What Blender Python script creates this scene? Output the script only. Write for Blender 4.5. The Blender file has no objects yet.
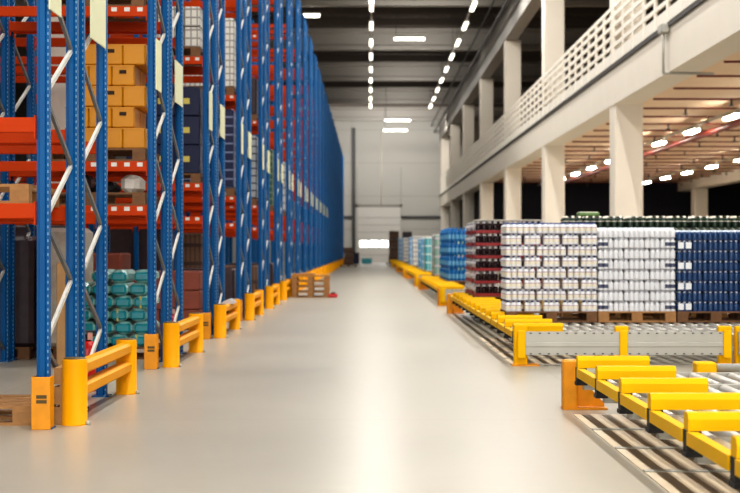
import bpy, math, random
from mathutils import Vector, Matrix
random.seed(7)
C = bpy.context.scene.collection
PI = math.pi
R_ = math.radians
ORD = ('first second third fourth fifth sixth seventh eighth ninth tenth eleventh twelfth thirteenth fourteenth fifteenth '
       'sixteenth seventeenth eighteenth nineteenth twentieth twenty-first twenty-second twenty-third twenty-fourth '
       'twenty-fifth twenty-sixth twenty-seventh twenty-eighth twenty-ninth thirtieth').split()

# ------------------------------------------------------------------ materials
def s2l(c):
    return tuple((v/12.92 if v <= .04045 else ((v+.055)/1.055)**2.4) for v in c)
def rgb(r, g, b):
    return s2l((r/255, g/255, b/255)) + (1,)
def mat(name, col, rough=.5, metal=0., noise=0., nscale=8., spec=.5, coat=0.):
    m = bpy.data.materials.new(name); m.use_nodes = True
    nt = m.node_tree; p = nt.nodes['Principled BSDF']
    p.inputs['Base Color'].default_value = col
    p.inputs['Roughness'].default_value = rough
    p.inputs['Metallic'].default_value = metal
    p.inputs['Specular IOR Level'].default_value = spec
    p.inputs['Coat Weight'].default_value = coat
    if noise:
        tc = nt.nodes.new('ShaderNodeTexCoord'); n = nt.nodes.new('ShaderNodeTexNoise')
        n.inputs['Scale'].default_value = nscale; n.inputs['Detail'].default_value = 4
        mx = nt.nodes.new('ShaderNodeMix'); mx.data_type = 'RGBA'; mx.blend_type = 'MULTIPLY'
        r = nt.nodes.new('ShaderNodeMapRange'); r.inputs[3].default_value = 1-noise; r.inputs[4].default_value = 1+noise*.4
        nt.links.new(tc.outputs['Object'], n.inputs['Vector']); nt.links.new(n.outputs[0], r.inputs[0])
        mx.inputs[0].default_value = 1; mx.inputs[6].default_value = col
        nt.links.new(r.outputs[0], mx.inputs[7]); nt.links.new(mx.outputs[2], p.inputs['Base Color'])
    return m
def emat(name, col, s):
    m = bpy.data.materials.new(name); m.use_nodes = True
    nt = m.node_tree; p = nt.nodes['Principled BSDF']
    p.inputs['Base Color'].default_value = (.8, .8, .8, 1)
    p.inputs['Emission Color'].default_value = col; p.inputs['Emission Strength'].default_value = s
    return m

M = {}
M['yellow'] = mat('yellow_paint', rgb(250, 194, 6), .5, spec=.12, noise=.12, nscale=3)
M['yellow_guard'] = mat('guard_yellow_paint', rgb(246, 168, 6), .5, noise=.12, nscale=3, spec=.12)
M['orange_yellow'] = mat('orange_yellow_paint', rgb(240, 158, 10), .45, noise=.3, nscale=9)
M['cap_dark'] = mat('dark_cap', rgb(92, 74, 30), .6)
M['orange'] = mat('orange_beam_paint', rgb(196, 66, 12), .5, spec=.15, noise=.1, nscale=2)
M['brace'] = mat('lit_galvanised_brace', rgb(222, 222, 216), .45, .2)
M['brace_shaded'] = mat('shaded_galvanised_brace', rgb(116, 118, 120), .5, .4)  # darker copy of the brace steel; shade on these struts is painted in
M['galv'] = mat('galvanised_steel', rgb(182, 180, 172), .45, .3, noise=.1, nscale=4)
M['steel'] = mat('roller_steel', rgb(190, 186, 178), .42, .5)
M['darksteel'] = mat('dark_steel', rgb(58, 58, 62), .5, .3)
M['black'] = mat('black_rubber', rgb(26, 27, 32), .6)
M['wood'] = mat('pallet_wood', rgb(178, 132, 84), .8, noise=.4, nscale=14)
M['wood_dark'] = mat('old_pallet_wood', rgb(128, 92, 62), .8, noise=.45, nscale=14)
M['concrete'] = mat('painted_concrete', rgb(232, 224, 210), .6, noise=.06, nscale=1.5)
M['white'] = mat('white_paint', rgb(236, 230, 218), .5)
M['wallgrey'] = mat('wall_panel', rgb(190, 188, 182), .6, noise=.05, nscale=.6)
M['doorgrey'] = mat('door_panel', rgb(214, 211, 205), .55)
M['darkline'] = mat('dark_pipe', rgb(70, 70, 72), .5)
M['deck'] = mat('roof_deck', rgb(92, 84, 78), .7)
M['roofbeam'] = mat('roof_beam_grey', rgb(150, 146, 140), .55)
M['slab'] = mat('cream_slab', rgb(240, 214, 184), .7, noise=.06, nscale=.8)
M['redpipe'] = mat('red_pipe', rgb(122, 40, 32), .4)
M['darkwall'] = mat('unlit_navy_wall', rgb(18, 20, 34), .8)  # near-black because the undercroft's lack of light is put into the colour
M['darkgrey'] = mat('dark_strip', rgb(62, 58, 54), .6)
M['sign'] = mat('pale_sign', rgb(232, 234, 196), .5, noise=.1, nscale=3)
M['red'] = mat('extinguisher_red', rgb(206, 28, 26), .25)
M['pink'] = mat('faded_tag', rgb(236, 176, 160), .5)
M['crate'] = mat('yellow_crate', rgb(206, 138, 0), .45, noise=.12, nscale=6)
M['hole'] = mat('dark_hole', rgb(52, 34, 16), .8)
M['teal'] = mat('teal_film', rgb(20, 156, 172), .22, noise=.35, nscale=9)
M['tealpale'] = mat('pale_teal_film', rgb(150, 204, 200), .25)
M['packyellow'] = mat('pack_band', rgb(206, 190, 96), .4)
M['navy'] = mat('navy_box', rgb(16, 28, 66), .5, noise=.2, nscale=12)
M['beigewrap'] = mat('beige_wrap', rgb(206, 196, 182), .3, noise=.45, nscale=10)
M['darkwrap'] = mat('dark_wrap', rgb(66, 52, 58), .35, noise=.5, nscale=8)
M['card'] = mat('cardboard', rgb(190, 150, 104), .8, noise=.15)
M['cardred'] = mat('reddish_carton', rgb(140, 74, 58), .7, noise=.25)
M['packwhite'] = mat('white_pack', rgb(226, 222, 214), .4, noise=.2, nscale=22)
M['bw'] = mat('bottle_white', rgb(236, 238, 242), .3)
M['bcream'] = mat('bottle_label_cream', rgb(236, 230, 214), .4)
M['bpink'] = mat('bottle_band_mauve', rgb(176, 142, 168), .4)
M['capblue'] = mat('cap_blue', rgb(44, 66, 128), .35)
M['capwhite'] = mat('cap_white', rgb(214, 224, 236), .35)
M['bnavy'] = mat('bottle_navy', rgb(42, 74, 118), .28)
M['slate'] = mat('label_slate', rgb(84, 90, 116), .4)
M['film'] = mat('shrink_film', rgb(206, 204, 206), .2)
M['filmblue'] = mat('shrink_film_blue', rgb(22, 50, 110), .25)
M['cola'] = mat('dark_bottle', rgb(40, 20, 26), .2)
M['tray'] = mat('maroon_tray', rgb(150, 34, 40), .5)
M['aqua'] = mat('water_bottle_blue', rgb(30, 112, 178), .18)
M['aquapale'] = mat('water_bottle_pale', rgb(110, 172, 212), .2)
M['green'] = mat('green_cap', rgb(96, 132, 62), .4)
M['bgreen'] = mat('green_bottle', rgb(40, 58, 44), .25)
M['glow'] = emat('lamp_glow', (1, .93, .8, 1), 3.2)
M['glowb'] = emat('lamp_glow_bright', (1, .95, .86, 1), 5)
M['glowm'] = emat('lamp_glow_mezzanine', (1, .9, .78, 1), 65)
M['daylight'] = emat('daylight_pane', (.95, .98, 1, 1), 4)
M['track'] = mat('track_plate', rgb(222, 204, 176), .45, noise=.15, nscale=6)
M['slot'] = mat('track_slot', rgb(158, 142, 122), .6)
M['housing'] = mat('lamp_housing', rgb(190, 186, 178), .5)

def blue_material():
    m = mat('blue_upright_paint', rgb(16, 84, 168), .38, spec=.22)
    nt = m.node_tree; p = nt.nodes['Principled BSDF']; L = nt.links
    tc = nt.nodes.new('ShaderNodeTexCoord'); sp = nt.nodes.new('ShaderNodeSeparateXYZ')
    L.new(tc.outputs['Object'], sp.inputs[0])
    def mth(op, a, b=None, c=None):
        n = nt.nodes.new('ShaderNodeMath'); n.operation = op
        for k, v in enumerate((a, b, c)):
            if v is None: continue
            if isinstance(v, (int, float)): n.inputs[k].default_value = v
            else: L.new(v, n.inputs[k])
        return n.outputs[0]
    fr = mth('FRACT', mth('DIVIDE', sp.outputs['Z'], .05))
    inz = mth('LESS_THAN', fr, .4)
    inx = mth('LESS_THAN', mth('ABSOLUTE', mth('SUBTRACT', sp.outputs['X'], .036)), .0045)
    msk = mth('MULTIPLY', inz, inx)
    mx = nt.nodes.new('ShaderNodeMix'); mx.data_type = 'RGBA'
    n = nt.nodes.new('ShaderNodeTexNoise'); n.inputs['Scale'].default_value = 1.2
    L.new(tc.outputs['Object'], n.inputs['Vector'])
    r = nt.nodes.new('ShaderNodeMix'); r.data_type = 'RGBA'
    r.inputs[6].default_value = rgb(0, 72, 128); r.inputs[7].default_value = rgb(0, 102, 166)
    L.new(n.outputs[0], r.inputs[0]); L.new(r.outputs[2], mx.inputs[6])
    mx.inputs[7].default_value = rgb(128, 168, 196)
    L.new(msk, mx.inputs[0]); L.new(mx.outputs[2], p.inputs['Base Color'])
    return m
M['blue'] = blue_material()

def floor_material():
    m = mat('polished_concrete_floor', rgb(196, 190, 180), .3, spec=.2)
    nt = m.node_tree; p = nt.nodes['Principled BSDF']; L = nt.links
    tc = nt.nodes.new('ShaderNodeTexCoord')
    n1 = nt.nodes.new('ShaderNodeTexNoise'); n1.inputs['Scale'].default_value = .5; n1.inputs['Detail'].default_value = 6
    n2 = nt.nodes.new('ShaderNodeTexNoise'); n2.inputs['Scale'].default_value = 6; n2.inputs['Detail'].default_value = 8
    for n in (n1, n2): L.new(tc.outputs['Object'], n.inputs['Vector'])
    a = nt.nodes.new('ShaderNodeMix'); a.data_type = 'RGBA'
    a.inputs[6].default_value = rgb(168, 162, 149); a.inputs[7].default_value = rgb(185, 178, 164)
    L.new(n1.outputs[0], a.inputs[0])
    b = nt.nodes.new('ShaderNodeMix'); b.data_type = 'RGBA'; b.blend_type = 'MULTIPLY'; b.inputs[0].default_value = .05
    L.new(a.outputs[2], b.inputs[6]); L.new(n2.outputs[0], b.inputs[7])
    br = nt.nodes.new('ShaderNodeTexBrick'); br.offset = 0
    br.inputs['Color1'].default_value = (1, 1, 1, 1); br.inputs['Color2'].default_value = (1, 1, 1, 1)
    br.inputs['Mortar'].default_value = (.86, .85, .82, 1)
    br.inputs['Scale'].default_value = 1; br.inputs['Mortar Size'].default_value = .008
    br.inputs['Brick Width'].default_value = 5.2; br.inputs['Row Height'].default_value = 5.2
    L.new(tc.outputs['Object'], br.inputs['Vector'])
    c = nt.nodes.new('ShaderNodeMix'); c.data_type = 'RGBA'; c.blend_type = 'MULTIPLY'; c.inputs[0].default_value = 1
    L.new(b.outputs[2], c.inputs[6]); L.new(br.outputs[0], c.inputs[7]); L.new(c.outputs[2], p.inputs['Base Color'])
    r = nt.nodes.new('ShaderNodeMapRange'); r.inputs[3].default_value = .26; r.inputs[4].default_value = .36
    L.new(n1.outputs[0], r.inputs[0]); L.new(r.outputs[0], p.inputs['Roughness'])
    return m
M['floor'] = floor_material()

def band_material(name, c1, c2, h, rough=.3, w=.1):
    """layers of packed goods: dark joints every h metres in z, unit joints every w across"""
    m = mat(name, c1, rough); nt = m.node_tree; p = nt.nodes['Principled BSDF']; L = nt.links
    tc = nt.nodes.new('ShaderNodeTexCoord'); sp = nt.nodes.new('ShaderNodeSeparateXYZ'); L.new(tc.outputs['Object'], sp.inputs[0])
    def mth(op, a, b):
        n = nt.nodes.new('ShaderNodeMath'); n.operation = op
        for k, v in enumerate((a, b)):
            if isinstance(v, (int, float)): n.inputs[k].default_value = v
            else: L.new(v, n.inputs[k])
        return n.outputs[0]
    fz = mth('LESS_THAN', mth('FRACT', mth('DIVIDE', sp.outputs['Z'], h), 0), .2)
    fx = mth('LESS_THAN', mth('FRACT', mth('DIVIDE', mth('ADD', sp.outputs['X'], sp.outputs['Y']), w), 0), .22)
    mx = nt.nodes.new('ShaderNodeMix'); mx.data_type = 'RGBA'
    mx.inputs[6].default_value = c1; mx.inputs[7].default_value = c2
    L.new(mth('MAXIMUM', fz, fx), mx.inputs[0]); L.new(mx.outputs[2], p.inputs['Base Color'])
    return m

# ------------------------------------------------------------------ mesh builder
class B:
    def __init__(s): s.v = []; s.f = []; s.m = []; s.s = []; s.mats = []
    def mi(s, m):
        if m not in s.mats: s.mats.append(m)
        return s.mats.index(m)
    def box(s, x0, x1, y0, y1, z0, z1, m, bev=0.):
        if bev:
            b = bev; i = len(s.v); k = s.mi(m)
            P = []
            for z, e in ((z0, b), (z0+b, 0), (z1-b, 0), (z1, b)):
                x_0, x_1, y_0, y_1 = x0+e, x1-e, y0+e, y1-e
                P += [(x_0+b, y_0, z), (x_1-b, y_0, z), (x_1, y_0+b, z), (x_1, y_1-b, z), (x_1-b, y_1, z), (x_0+b, y_1, z), (x_0, y_1-b, z), (x_0, y_0+b, z)]
            s.v += P
            for r in range(3):
                for q in range(8):
                    s.f.append((i+r*8+q, i+r*8+(q+1) % 8, i+(r+1)*8+(q+1) % 8, i+(r+1)*8+q)); s.m.append(k); s.s.append(False)
            s.f.append(tuple(i+7-q for q in range(8))); s.f.append(tuple(i+24+q for q in range(8))); s.m += [k, k]; s.s += [False, False]
            return s
        i = len(s.v); k = s.mi(m)
        s.v += [(x0, y0, z0), (x1, y0, z0), (x1, y1, z0), (x0, y1, z0), (x0, y0, z1), (x1, y0, z1), (x1, y1, z1), (x0, y1, z1)]
        for q in ((3, 2, 1, 0), (4, 5, 6, 7), (0, 1, 5, 4), (1, 2, 6, 5), (2, 3, 7, 6), (3, 0, 4, 7)):
            s.f.append(tuple(i+t for t in q)); s.m.append(k); s.s.append(False)
        return s
    def cyl(s, p0, p1, r0, m, n=12, r1=None, capm=None):
        r1 = r0 if r1 is None else r1
        p0 = Vector(p0); p1 = Vector(p1); d = (p1-p0).normalized()
        a = d.orthogonal().normalized(); b = d.cross(a); i = len(s.v); k = s.mi(m); kc = s.mi(capm) if capm else k
        for p, r in ((p0, r0), (p1, r1)):
            for q in range(n):
                t = 2*PI*q/n; s.v.append(tuple(p+a*(r*math.cos(t))+b*(r*math.sin(t))))
        for q in range(n):
            s.f.append((i+q, i+(q+1) % n, i+n+(q+1) % n, i+n+q)); s.m.append(k); s.s.append(True)
        s.f.append(tuple(i+n-1-q for q in range(n))); s.f.append(tuple(i+n+q for q in range(n))); s.m += [kc, kc]; s.s += [False, False]
        return s
    def lathe(s, prof, cx=0, cy=0, n=10):
        """prof: (r, z, material of the band that starts here)"""
        i = len(s.v)
        for r, z, _ in prof:
            for q in range(n):
                t = 2*PI*q/n; s.v.append((cx+r*math.cos(t), cy+r*math.sin(t), z))
        for j in range(len(prof)-1):
            k = s.mi(prof[j][2])
            for q in range(n):
                s.f.append((i+j*n+q, i+j*n+(q+1) % n, i+(j+1)*n+(q+1) % n, i+(j+1)*n+q)); s.m.append(k); s.s.append(True)
        k = s.mi(prof[-1][2]); o = i+(len(prof)-1)*n
        s.f.append(tuple(o+q for q in range(n))); s.m.append(k); s.s.append(False)
        return s
    def prism(s, poly, axis, a0, a1, m):
        """poly of 2-D points extruded along axis x / y / z from a0 to a1"""
        i = len(s.v); k = s.mi(m); n = len(poly)
        for a in (a0, a1):
            for u, w in poly:
                s.v.append({'x': (a, u, w), 'y': (u, a, w), 'z': (u, w, a)}[axis])
        for q in range(n):
            s.f.append((i+q, i+(q+1) % n, i+n+(q+1) % n, i+n+q)); s.m.append(k); s.s.append(False)
        s.f.append(tuple(i+n-1-q for q in range(n))); s.f.append(tuple(i+n+q for q in range(n))); s.m += [k, k]; s.s += [False, False]
        return s
    def bar(s, p0, p1, w, t, m, side=(1, 0, 0)):
        """flat bar from p0 to p1, thickness t along side, width w across"""
        p0 = Vector(p0); p1 = Vector(p1); d = (p1-p0).normalized(); a = Vector(side).normalized(); b = d.cross(a).normalized()
        i = len(s.v); k = s.mi(m)
        for p in (p0, p1):
            for e, g in ((-1, -1), (1, -1), (1, 1), (-1, 1)):
                s.v.append(tuple(p+a*(e*t/2)+b*(g*w/2)))
        for q in ((3, 2, 1, 0), (4, 5, 6, 7), (0, 1, 5, 4), (1, 2, 6, 5), (2, 3, 7, 6), (3, 0, 4, 7)):
            s.f.append(tuple(i+t_ for t_ in q)); s.m.append(k); s.s.append(False)
        return s
    def me(s, name):
        me = bpy.data.meshes.new(name); me.from_pydata(s.v, [], s.f)
        for mm in s.mats: me.materials.append(M[mm] if isinstance(mm, str) else mm)
        me.polygons.foreach_set('material_index', s.m); me.polygons.foreach_set('use_smooth', s.s)
        import bmesh
        bm = bmesh.new(); bm.from_mesh(me); bmesh.ops.recalc_face_normals(bm, faces=bm.faces); bm.to_mesh(me); bm.free()
        me.update(); return me

def obj(name, me, parent=None, loc=(0, 0, 0), rot=(0, 0, 0)):
    if isinstance(me, B): me = me.me(name)
    o = bpy.data.objects.new(name, me); C.objects.link(o)
    o.location = loc; o.rotation_euler = rot
    if parent: o.parent = parent
    return o
def tag(o, label, cat, group=None):
    o['label'] = label; o['category'] = cat
    if group: o['group'] = group
    return o
def thing(name, label, cat, loc=(0, 0, 0), rotz=0, group=None):
    o = obj(name, None, None, loc, (0, 0, rotz)); o.empty_display_size = .1
    return tag(o, label, cat, group)
def struct(name, me, parent=None):
    o = obj(name, me, parent)
    if parent is None: o['kind'] = 'structure'
    return o

# ------------------------------------------------------------------ scale
CAMZ = 1.3; F = 1365.0
RX = -2.36                      # plane of the rack row ends
PITCH, ROW0 = 4.93, 9.9
NROW = 24
MX, MZ = 6.8, 6.37              # mezzanine edge and floor
COLY = [22.7 + 15.2*k for k in range(8)]   # column grid
WALLY = 132.0
DECKZ = 14.8

# ------------------------------------------------------------------ shell
fl_o = struct('floor', B().box(-31.9, 38.1, -14, WALLY+.4, -.2, 0, 'floor')); fl_o.location.x = 1.9
fw = struct('wall_far', B().box(-30, 22, WALLY, WALLY+.3, 0, DECKZ+.3, 'wallgrey'))
for z in (3.2, 6.4, 9.6, 12.8): obj('panel_seam', B().box(-30, 8, WALLY-.02, WALLY, z, z+.03, 'roofbeam'), fw)
for x in (-1.2, 3.06): obj('panel_seam', B().box(x, x+.05, WALLY-.025, WALLY, 0, 9.2, 'roofbeam'), fw)
struct('wall_left', B().box(-30.3, -30, -14, WALLY+.3, 0, DECKZ+.3, 'darkgrey'))
struct('wall_right', B().box(40, 40.3, -14, WALLY+.3, 0, DECKZ+.3, 'wallgrey'))
struct('wall_back', B().box(-30, 40, -14.3, -14, 0, DECKZ+.3, 'wallgrey'))
# roof deck with ribs running down the hall
rb = B().box(-30, 40, -14, WALLY, DECKZ+.12, DECKZ+.3, 'deck')
x = -12.
while x < 14:
    rb.box(x, x+.3, -14, WALLY, DECKZ, DECKZ+.12, 'deck'); x += .62
struct('ceiling', rb)
for k, y in enumerate([COLY[0]-15.2*2, COLY[0]-15.2] + COLY):
    b = B().prism([(y-.22, 13.45), (y+.22, 13.45), (y+.22, 13.7), (y+.1, 13.8), (y+.1, 14.45), (y+.3, 14.55), (y+.3, DECKZ-.02), (y-.3, DECKZ-.02), (y-.3, 14.55), (y-.1, 14.45), (y-.1, 13.8), (y-.22, 13.7)], 'x', -20, 21, 'roofbeam')
    struct('roof_beam', b)
    for q in (1, 2, 3):
        yy = y + q*3.8
        if yy < WALLY: struct('roof_purlin', B().box(-20, 21, yy-.1, yy+.1, 14.35, DECKZ-.02, 'deck'))
struct('roof_girder', B().box(MX, MX+.6, -14, WALLY, 11.75, 13.3, 'roofbeam'))
struct('roof_pipe', B().cyl((6.3, -14, 12.6), (6.3, WALLY, 12.6), .07, 'darkline', 8))
struct('roof_pipe', B().cyl((6.0, -14, 13.2), (6.0, WALLY, 13.2), .05, 'darkline', 8))

# mezzanine
for y in COLY + [COLY[0]-15.2]:
    b = B().box(MX+.02, MX+.82, y, y+.8, 0, 11.75, 'concrete', .03)
    struct('column', b)
struct('mezzanine_beam', B().box(MX, MX+.7, -14, WALLY-.2, 5.32, MZ, 'concrete'))
struct('mezzanine_beam', B().box(19.9, 20.6, -14, 88, 5.0, 5.7, 'concrete'))
for y in COLY[:5]:
    struct('column', B().box(19.9, 20.75, y, y+.85, 0, 5.0, 'concrete', .03))
struct('mezzanine_slab', B().box(MX+.7, 36, -14, WALLY-.2, 5.62, MZ, 'slab'))
struct('edge_strip', B().box(MX-.05, MX, -14, WALLY-.2, MZ-.05, MZ+.06, 'darkgrey'))
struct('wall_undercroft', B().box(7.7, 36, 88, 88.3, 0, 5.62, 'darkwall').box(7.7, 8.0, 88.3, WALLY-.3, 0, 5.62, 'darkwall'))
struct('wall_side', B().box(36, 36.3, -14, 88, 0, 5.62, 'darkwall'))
struct('column', B().box(-5.5, -4.9, 22.9, 23.5, 0, 14.5, 'concrete', .03))

# clamps on the edge strip, drop pipe
t = thing('drop_pipe', 'thin grey pipe hanging off the mezzanine beam edge near the camera', 'pipe', (MX-.06, 31.0, 6.3))
obj('pipe', B().cyl((-.05, 0, .1), (-.05, 0, -1.02), .03, 'galv', 8).cyl((-.05, 0, -1.0), (1.1, 0, -1.02), .03, 'galv', 8), t)
obj('bracket', B().box(-.14, .06, -.2, .2, -.1, .1, 'galv', .02), t)

# mezzanine railing, one section per column bay
sec_lab = ['nearest white post-and-rail railing section above the mezzanine beam'] + \
          ['%s white post-and-rail railing section along the mezzanine edge counting from the camera' % ORD[k] for k in range(1, 9)]
post_me = B().box(-.04, .04, -.05, .05, 0, 1.6, 'white').me('railing_post')
rail_me = B().box(-.02, .03, 0, 15.1, -.05, .05, 'white').me('rail')
kick_me = B().box(-.015, .015, 0, 15.1, 0, .3, 'white').me('kickboard')
for k in range(8):
    y0 = COLY[0]-.0+15.2*k
    if y0+15.1 > WALLY: break
    t = thing('railing', sec_lab[k], 'railing', (MX-.02, y0, MZ+.06), group='white railing sections on the mezzanine')
    for q in range(12): obj('railing_post', post_me, t, (0, .08+q*1.355, 0))
    for z in (.5, .78, 1.06, 1.34, 1.58): obj('rail', rail_me, t, (0, 0, z))
    obj('kickboard', kick_me, t, (0, 0, .02))

# red sprinkler pipes under the mezzanine
sp_me = B().cyl((8.0, 0, 0), (19.8, 0, 0), .028, 'redpipe', 8).me('pipe')
hd_me = B().cyl((0, 0, 0), (0, 0, -.16), .03, 'darkline', 8).cyl((0, 0, -.16), (0, 0, -.2), .07, 'darkline', 8).me('sprinkler_head')
k = 0; y = 28.2
while y < 87:
    t = thing('sprinkler_pipe', '%s thin red sprinkler pipe across the cream slab under the mezzanine, counting from the camera' % ORD[k], 'pipe', (0, y, 5.52), group='sprinkler pipes under the mezzanine')
    obj('pipe', sp_me, t)
    for q in range(4): obj('sprinkler_head', hd_me, t, (9 + (k*1.3) % 2 + q*3, 0, 0))
    k += 1; y += 2.55
tag(obj('supply_pipe', B().cyl((11.55, 14, 5.25), (11.55, 88, 5.25), .11, 'redpipe', 12)), 'thick red pipe running lengthwise beside the lamps under the mezzanine', 'pipe')

# end wall: roller door, pipes, bars
d = struct('door_1', B().box(-1.06, 3.0, WALLY-.16, WALLY-.06, 0, 5.35, 'doorgrey'))
for z in (.7, 1.4, 2.2, 2.9, 3.6, 4.3): obj('door_seam', B().box(-1.06, 3.0, WALLY-.18, WALLY-.16, z, z+.035, 'roofbeam'), d)
obj('door_frame', B().box(-1.3, -1.06, WALLY-.2, WALLY-.02, 0, 5.6, 'wallgrey').box(3.0, 3.2, WALLY-.2, WALLY-.02, 0, 5.6, 'wallgrey').box(-1.3, 3.2, WALLY-.2, WALLY-.02, 5.35, 5.6, 'roofbeam'), d)
for x in (-.87, .1, 1.08): obj('window_pane', B().box(x, x+.76, WALLY-.21, WALLY-.16, 1.5, 2.1, 'daylight'), d)
tag(obj('downpipe', B().box(-1.62, -1.32, WALLY-.3, WALLY-.02, 0, 13, 'darkline')), 'dark vertical downpipe left of the far roller door', 'pipe')
tag(obj('conduit', B().cyl((1.2, WALLY-.1, 4.85), (1.2, WALLY-.1, 12.9), .06, 'white', 8)), 'thin pale vertical conduit above the far roller door', 'pipe')
tag(obj('wall_rail', B().box(3.1, 7.2, WALLY-.2, WALLY, 4.25, 4.5, 'darkline')), 'dark horizontal bumper rail on the far wall right of the roller door', 'rail')
tag(obj('wall_rail', B().box(-3, -1.62, WALLY-.2, WALLY, 4.25, 4.5, 'darkline')), 'short dark horizontal bumper rail on the far wall beside the downpipe', 'rail')

# ------------------------------------------------------------------ lamps
tube_me = B().box(-.09, .09, -1.15, 1.15, -.07, 0, 'glow').me('diffuser')
house_me = B().box(-.11, .11, -1.2, 1.2, 0, .1, 'housing').me('housing')
wire_me = B().cyl((0, 0, 0), (0, 0, DECKZ-13.14), .012, 'darkline', 6).me('suspension_wire')
def area(name, parent, sx, sy, power, loc=(0, 0, -.1), col=(1, .97, .92), rot=(0, 0, 0), spec=.03):
    l = bpy.data.lights.new(name, 'AREA'); l.shape = 'RECTANGLE'; l.size = sx; l.size_y = sy; l.energy = power; l.color = col; l.specular_factor = spec
    o = bpy.data.objects.new(name, l); C.objects.link(o); o.location = loc; o.rotation_euler = rot; o.parent = parent
    return o
def lamp(x, y, z, label, group, power, tube=tube_me, rotz=0):
    t = thing('strip_lamp', label, 'lamp', (x, y, z), rotz, group)
    obj('housing', house_me, t); obj('diffuser', tube, t)
    for dy in (-.9, .9): obj('suspension_wire', wire_me, t, (0, dy, .1))
    if power: area('lamp_light', t, .26, 2.3, power)
    return t
PW = 250
for sx, word in ((.12, 'left'), (5.03, 'right')):
    tr = tag(obj('lamp_trunking', B().box(sx-.04, sx+.04, -12, 113, 13.1, 13.2, 'housing')), 'thin pale trunking that carries the %s line of ceiling lamps' % word, 'trunking')
    for k in range(22):
        y = 111.7 - 5.75*k
        if y > 62: lamp(sx, y, 13.0, '%s glowing lamp from the far end of the %s ceiling lamp line' % (ORD[k], word), '%s ceiling lamp line' % word, PW*.15)
        else: area('ceiling_lamp_light', None, .26, 2.3, PW, (sx, y, 12.9))
for sx in (-8., -14.):           # lamp lines over the racks, out of view
    for k in range(9): area('rack_lamp_light', None, .26, 2.3, 150, (sx, 4+14*k, 13.0))
for (x0, x1, y, z, lab) in ((1.4, 3.1, 76, 13.0, 'short crosswise white lamp between the two ceiling lamp lines'),
                            (-3.3, -2.5, 69, 13.1, 'short crosswise white lamp beside the tops of the blue racks'),
                            (1.3, 3.4, 112, 11.85, 'far crosswise white lamp hung low before the end wall'),
                            (1.3, 3.4, 122, 11.9, 'farthest crosswise white lamp high before the end wall')):
    t = thing('cross_lamp', lab, 'lamp', ((x0+x1)/2, y, z)); h = (x1-x0)/2
    obj('diffuser', B().box(-h, h, -.12, .12, -.06, .06, 'glowb'), t); obj('housing', B().box(-h-.05, h+.05, -.15, .15, .06, .14, 'housing'), t)
    obj('suspension_wire', B().cyl((-h+.1, 0, .2), (-h+.1, 0, DECKZ-z), .02, 'darkline', 6), t)
    area('lamp_light', t, x1-x0, .2, 30, (0, 0, -.14))
mt = B().box(-.1, .1, -.7, .7, -.06, .0, 'glowm').me('diffuser')
for sx, ys, word in ((10.8, [30.2+5.15*k for k in range(11)], 'nearer'), (16.4, [50+5.1*k for k in range(7)], 'farther')):
    tag(obj('lamp_trunking', B().box(sx-.04, sx+.04, 20, 87, 5.34, 5.42, 'housing')), 'trunking of the %s lamp line under the mezzanine' % word, 'trunking')
    for k, y in enumerate(ys):
        t = thing('strip_lamp', '%s glowing tube of the %s lamp line under the mezzanine' % (ORD[k], word), 'lamp', (sx, y, 5.25), 0, '%s lamp line under the mezzanine' % word)
        obj('housing', B().box(-.12, .12, -.75, .75, 0, .1, 'housing'), t); obj('diffuser', mt, t)
        if y < 66: area('lamp_light', t, .2, 1.4, 45)

for k in range(2, 8):
    area('beam_fill_light', None, 5, .3, 120, (2.4, COLY[k]-4, 12.9), (1, .96, .9), (R_(97), 0, 0))  # added area lights without fixtures, aimed to brighten the roof beams
# added unseen fill: broad light behind the camera, lights brightening the far wall
area('rear_fill_light', None, 24, 8, 2500, (2, -12.5, 5), (1, .98, .95), (PI/2, 0, 0), .2)
for x in (-3, 1, 5): area('wall_fill_light', None, 2, .4, 290, (x, 119, 12.2), (1, .96, .9), (R_(62), 0, 0), 0)
# ------------------------------------------------------------------ racks
UPROF = [(-.045, -.018), (-.028, -.018), (-.02, -.042), (.018, -.042), (.026, -.018), (.045, -.018), (.045, .04), (-.045, .04)]
up_me = B()
up_me.prism(UPROF, 'z', 0, 9.75, 'blue')
up_me.box(-.075, .075, -.07, .07, 0, .012, 'blue')
up_me = up_me.me('upright')
upi_me = B().prism(UPROF, 'z', 0, 9.6, 'blue').box(-.075, .075, -.07, .07, 0, .012, 'blue').me('upright')
BAY = 1.85
beam_me = B().box(-BAY+.05, -.045, -.024, .024, -.055, .055, 'orange', .006).box(-BAY+.046, -BAY+.056, -.03, .03, -.1, .07, 'orange').box(-.056, -.046, -.03, .03, -.1, .07, 'orange')
beam_me = beam_me.me('beam')
label_me = B().box(-.03, .03, -.003, 0, -.022, .022, 'packwhite').me('beam_label')
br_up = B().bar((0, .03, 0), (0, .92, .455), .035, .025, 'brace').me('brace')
br_dn = B().bar((0, .92, .455), (0, .03, .91), .035, .025, 'brace_shaded').me('brace')
def levels(r):
    if r == 0: return [1.63, 2.25]
    if r == 1: return [1.77, 2.25, 3.93, 5.95, 7.8]
    return [1.77, 2.25, 4.08, 5.95, 7.8]
FR = (0., .95, 1.2, 2.15)
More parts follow.
